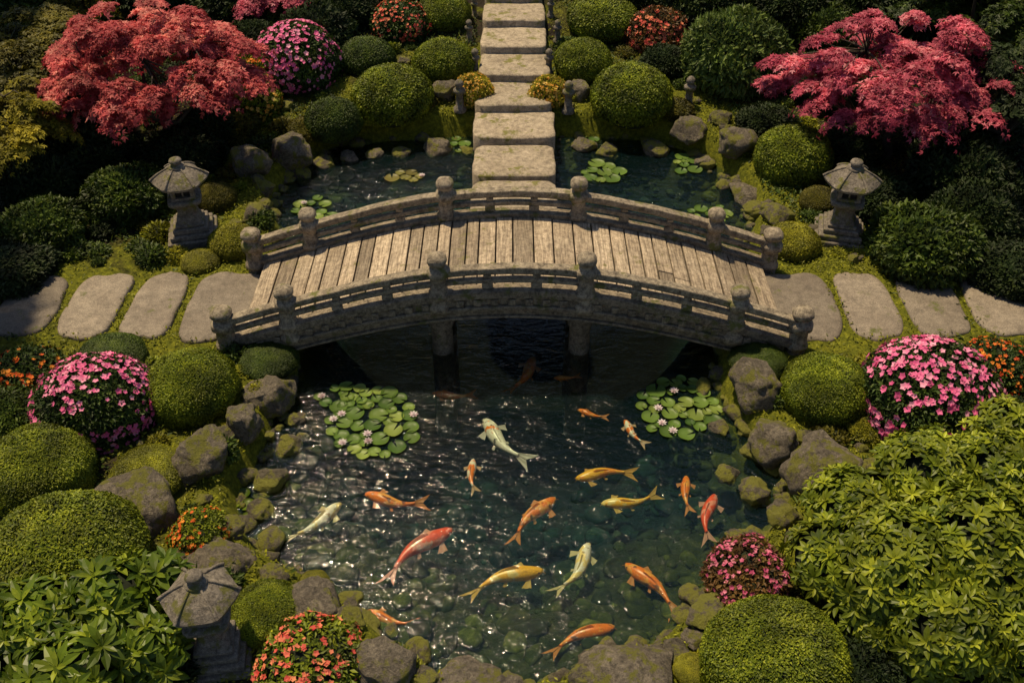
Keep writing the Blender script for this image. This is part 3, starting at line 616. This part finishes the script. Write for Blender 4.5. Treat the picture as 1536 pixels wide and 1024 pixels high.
# ------------------------------------------------------------ water lilies
M_pad=leaf_mat('lily_pad',(.045,.095,.018),(.10,.17,.028),(.21,.27,.055),.15,.45,.3)
M_padr=leaf_mat('lily_pad_old',(.12,.09,.02),(.18,.17,.04),(.28,.26,.08),.15,.45,.3)
M_lily=leaf_mat('lily_petal',(.75,.55,.6),(.8,.72,.72),(.85,.8,.78),.3,.5,.1)
def lilies(cu,cv,ru,rv,n,nf,rp=.105,mat=M_pad,seed=0):
    r=np.random.default_rng(seed); parts=[];pts=[]; tries=0
    cx,cy=survey(cu,cv,WATER,True)
    while len(pts)<n and tries<9000:
        tries+=1; a=r.uniform(0,6.28); q=r.uniform(0,1)**.5
        px,py=survey(cu+ru*q*math.cos(a),cv+rv*q*math.sin(a),WATER,True); R=rp*r.uniform(.6,1.2)
        if all(math.hypot(px-p[0],py-p[1])>.78*(R+p[2]) for p in pts): pts.append((px,py,R))
    for i,(px,py,R) in enumerate(pts):
        a0=r.uniform(0,6.28); m=20; a=a0+np.linspace(.18,2*math.pi-.18,m); zz=WATER+.008+.003*(i%4)
        ring=[]
        for f,dz in ((.5,.002),(.92,.006),(1.0,.016)):
            w=1+.02*np.sin(a*5+i)
            ring.append(np.stack([px-cx+R*f*w*np.cos(a),py-cy+R*f*w*np.sin(a),np.full(m,zz+dz)+.004*np.sin(a*3+i)*f],1))
        V=np.concatenate([np.array([[px-cx,py-cy,zz-.004]])]+ring)
        T=[(0,1+j,2+j) for j in range(m-1)]; Q=[(1+l*m+j,1+(l+1)*m+j,1+(l+1)*m+j+1,1+l*m+j+1) for l in range(2) for j in range(m-1)]
        parts.append((V,[np.array(T),np.array(Q)],0,float(np.clip(r.normal(.5,.25),0,1)),True))
    for i in range(nf):
        px,py,R=pts[r.integers(len(pts))]; c=np.array([[px-cx+R*.5,py-cy,WATER+.03]])
        for lay,(m,up,s) in enumerate(((8,.35,.07),(7,.9,.055),(5,1.8,.04))):
            for j in range(m):
                a=j*2*math.pi/m+lay*.4; D=nrm(np.array([[math.cos(a),math.sin(a),up]])); V,Q=leafq(c,D,np.array([[0,0,1.]]),s,s*.5,.2); parts.append((V,Q,1,r.uniform(),False))
    o=build('water_lily',parts,[mat,M_lily]); o.location=(cx,cy,0)
lilies(560,635,66,50,38,7,.115,M_pad,1); lilies(520,598,42,22,9,2,.10,M_pad,2); lilies(1018,612,62,45,32,4,.11,M_pad,3); lilies(350,765,32,28,12,0,.08,M_broad2,4)
lilies(610,266,24,7,6,1,.12,M_padr,5); lilies(903,258,26,14,9,0,.13,M_pad,6); lilies(1040,247,26,16,10,0,.12,M_pad,7); lilies(470,318,30,22,12,1,.11,M_pad,8); lilies(1062,322,28,14,9,0,.11,M_pad,9); lilies(690,218,16,10,5,0,.11,M_pad,10); lilies(882,207,18,6,4,0,.11,M_pad,11)
# ------------------------------------------------------------ koi
def koi_mat(name,c1,c2,th,dark=None):
    m,nt,o=newmat(name); tc=nt.nodes.new('ShaderNodeTexCoord').outputs['Object']; oi=nt.nodes.new('ShaderNodeObjectInfo')
    ad=nt.nodes.new('ShaderNodeVectorMath'); ad.operation='ADD'; nt.links.new(tc,ad.inputs[0])
    ml=nt.nodes.new('ShaderNodeMath'); ml.operation='MULTIPLY'; ml.inputs[1].default_value=30; nt.links.new(oi.outputs['Random'],ml.inputs[0])
    cx=nt.nodes.new('ShaderNodeCombineXYZ'); nt.links.new(ml.outputs[0],cx.inputs[0]); nt.links.new(cx.outputs[0],ad.inputs[1])
    n=noise(nt,6.5,3,.5,ad.outputs[0])
    c=mix(nt,ramp(nt,[(th,(0,0,0)),(th+.04,(1,1,1))],n),c1,c2)
    if dark: c=mix(nt,ramp(nt,[(.60,(0,0,0)),(.66,(.9,.9,.9))],noise(nt,11,2,.5,ad.outputs[0])),c,dark)
    vo=nt.nodes.new('ShaderNodeTexVoronoi'); vo.inputs['Scale'].default_value=42; nt.links.new(tc,vo.inputs['Vector'])
    c=mix(nt,.6,c,ramp(nt,[(0,(1.1,1.1,1.1)),(.6,(.65,.6,.6))],vo.outputs['Distance']),'MULTIPLY')
    p=nt.nodes.new('ShaderNodeBsdfPrincipled'); p.inputs['Roughness'].default_value=.35; nt.links.new(c,p.inputs['Base Color']); nt.links.new(p.outputs[0],o.inputs[0]); return m
O=(.92,.22,.015);W_=(.88,.80,.66);R_=(.88,.10,.03);G=(.94,.48,.03)
KM={'ow':koi_mat('koi_orange_white',O,W_,.48),'wo':koi_mat('koi_white_orange',W_,O,.55,(.05,.04,.04)),'o':koi_mat('koi_orange',O,(.95,.40,.07),.5,(.16,.06,.03)),'g':koi_mat('koi_gold',G,(.9,.66,.22),.52),'w':koi_mat('koi_cream',(.92,.68,.26),W_,.48,(.35,.22,.1)),'r':koi_mat('koi_red',R_,(.88,.30,.2),.52),'go':koi_mat('koi_gold_orange',G,(.9,.30,.02),.5)}
def finm(name,c):
    return leaf_mat(name,tuple(x*.7 for x in c),c,tuple(min(1,x*1.1) for x in c),.5,.4,.1)
FM={'ow':finm('fin_a',(.8,.5,.3)),'wo':finm('fin_b',(.8,.7,.6)),'o':finm('fin_c',(.8,.32,.10)),'g':finm('fin_d',(.8,.5,.12)),'w':finm('fin_e',(.8,.65,.35)),'r':finm('fin_f',(.8,.4,.3)),'go':finm('fin_g',(.8,.42,.08))}
M_eye=plain('koi_eye',(.01,.01,.01),.2)
def koi(hu,hv,tu,tv,kind,dep=.03,bend=.05):
    hx,hy=survey(hu,hv,WATER-.08,True); tx,ty=survey(tu,tv,WATER-.08,True); Ln=math.hypot(hx-tx,hy-ty)*1.05
    ts=np.linspace(0,1,26); wp=np.interp(ts,[0,.03,.08,.16,.28,.42,.58,.74,.88,1],[.014,.038,.058,.075,.092,.095,.079,.051,.029,.020])
    hp=np.interp(ts,[0,.03,.08,.16,.28,.42,.58,.74,.88,1],[.010,.028,.048,.068,.088,.092,.075,.050,.032,.036])
    cl=lambda t:(.5-.78*t, bend*math.sin(4.2*t-.6)*t*1.5+bend*.2)
    m=14; V=[]
    for t,w,h in zip(ts,wp,hp):
        cx_,cy_=cl(t); c2=cl(min(1,t+.02)); c1=cl(max(0,t-.02)); dx,dy=c2[0]-c1[0],c2[1]-c1[1]; l=math.hypot(dx,dy); nx_,ny_=-dy/l,dx/l
        for j in range(m):
            a=2*math.pi*j/m; s=math.cos(a)*w; V.append((cx_+nx_*s,cy_+ny_*s,math.sin(a)*h))
    Q=[(i*m+j,i*m+(j+1)%m,(i+1)*m+(j+1)%m,(i+1)*m+j) for i in range(25) for j in range(m)]
    parts=[(np.array(V),[np.array(Q),np.array([list(range(m))[::-1]])],0,.5,True)]
    def fin(pts,rn=.5,n1=5,n2=4):
        a,b,c,d=[np.array(q,float) for q in pts]; G_=[]
        for i in range(n1+1):
            for j in range(n2+1):
                s,t=i/n1,j/n2; p=(a*(1-s)+b*s)*(1-t)+(d*(1-s)+c*s)*t; p=p+np.array([0,0,.008*math.sin(s*9)*t]); G_.append(p)
        Qf=[(i*(n2+1)+j,(i+1)*(n2+1)+j,(i+1)*(n2+1)+j+1,i*(n2+1)+j+1) for i in range(n1) for j in range(n2)]
        parts.append((np.array(G_),np.array(Qf),1,rn,True))
    ex_,ey=cl(1); e0=cl(.96); dx,dy=ex_-e0[0],ey-e0[1]; l=math.hypot(dx,dy); dx,dy=dx/l,dy/l; sx,sy=-dy,dx
    def tp(f,s,z): return (ex_+dx*f+sx*s,ey+dy*f+sy*s,z)
    for sg in (-1,1):
        fin([tp(-.03,0,0),tp(-.03,sg*.018,sg*.02),tp(.23,sg*.115,sg*.05),tp(.12,sg*.006,0)])
    for sg in (-1,1):
        cx_,cy_=cl(.22); fin([(cx_,cy_+sg*.076,-.02),(cx_-.05,cy_+sg*.08,-.025),(cx_-.14,cy_+sg*.165,-.03),(cx_-.03,cy_+sg*.195,-.03)])
        cx_,cy_=cl(.55); fin([(cx_,cy_+sg*.055,-.04),(cx_-.03,cy_+sg*.05,-.045),(cx_-.08,cy_+sg*.11,-.05),(cx_-.035,cy_+sg*.12,-.05)])
    for i in range(6):
        t0,t1=.36+i*.05,.36+(i+1)*.05; a=cl(t0);b=cl(t1); h0=float(np.interp(t0,ts,hp))-.005;h1=float(np.interp(t1,ts,hp))-.005
        f0=.05*(1-i/7)*min(1,.4+i);f1=.05*(1-(i+1)/7); lean=.02
        fin([(a[0],a[1],h0),(b[0],b[1],h1),(b[0]-.01,b[1]+lean,h1+f1),(a[0]-.01,a[1]+lean,h0+f0)],.5,1,1)
    for sg in (-1,1):
        Ve,Fe=ico(2); cx_,cy_=cl(.085); parts.append((Ve*.010+[cx_,cy_+sg*.05,.028],Fe,2,.5,True))
    for sg in (-1,1): parts.append((*tube([(.49,sg*.014,-.008),(.51,sg*.03,-.012),(.515,sg*.04,-.02)],[.003,.002,.001],5),1,.5,True))
    o=build('koi_fish',parts,[KM[kind],FM[kind],M_eye]); o.location=((hx+tx)/2,(hy+ty)/2,WATER-dep-.12*Ln); o.scale=(Ln,)*3
    o.rotation_euler=(0,0,math.atan2(hy-ty,hx-tx))
for k_ in [(728,625,788,695,'wo',.01,.05),(800,533,768,588,'o',.02,-.05),(650,587,714,592,'o',.04,.04),(710,690,708,740,'ow',.01,.04),(550,738,640,759,'o',.01,.05),(509,753,431,812,'w',.01,-.04),(676,790,566,860,'r',.01,.06),(832,745,760,807,'o',.01,.05),(866,716,954,702,'go',.01,-.05),(904,753,993,744,'g',.01,.05),(1030,712,1031,767,'o',.04,.03),(1073,740,1054,810,'r',.02,.05),(938,630,966,670,'ow',.02,.05),(882,813,840,893,'w',.01,-.06),(812,852,693,882,'g',.01,.06),(940,844,1024,915,'o',.01,-.05),(920,938,817,972,'o',.01,.05),(552,912,624,938,'o',.05,.04),(868,610,912,624,'o',.08,.04),(832,563,872,561,'o',.08,.03)]:
    koi(*k_)
# ------------------------------------------------------------ light, camera
w=bpy.data.worlds.new('World'); scene.world=w; w.use_nodes=True; nt=w.node_tree
sky=nt.nodes.new('ShaderNodeTexSky'); sky.sky_type='NISHITA'; sky.sun_disc=False
sv=Vector((-.26,.28,.92)).normalized(); el=math.asin(sv.z); sky.sun_elevation=el; sky.sun_rotation=math.atan2(sv.x,sv.y)
bg=nt.nodes['Background']; bg.inputs[1].default_value=.085; nt.links.new(sky.outputs[0],bg.inputs[0])
L=bpy.data.lights.new('sun','SUN'); L.energy=5.0; L.angle=math.radians(2.5); L.color=(1,.81,.52); lo=bpy.data.objects.new('sun',L); scene.collection.objects.link(lo)
lo.rotation_euler=(-sv).to_track_quat('-Z','Y').to_euler()
cam=bpy.data.cameras.new('camera'); cam.lens=36*F/1536; cam.sensor_width=36; cam.clip_end=1000; co=bpy.data.objects.new('camera',cam); scene.collection.objects.link(co)
co.location=(0,0,H); co.rotation_euler=(math.pi/2-P0,0,0); scene.camera=co
scene.view_settings.view_transform='Standard'; scene.view_settings.look='None'; scene.view_settings.exposure=0
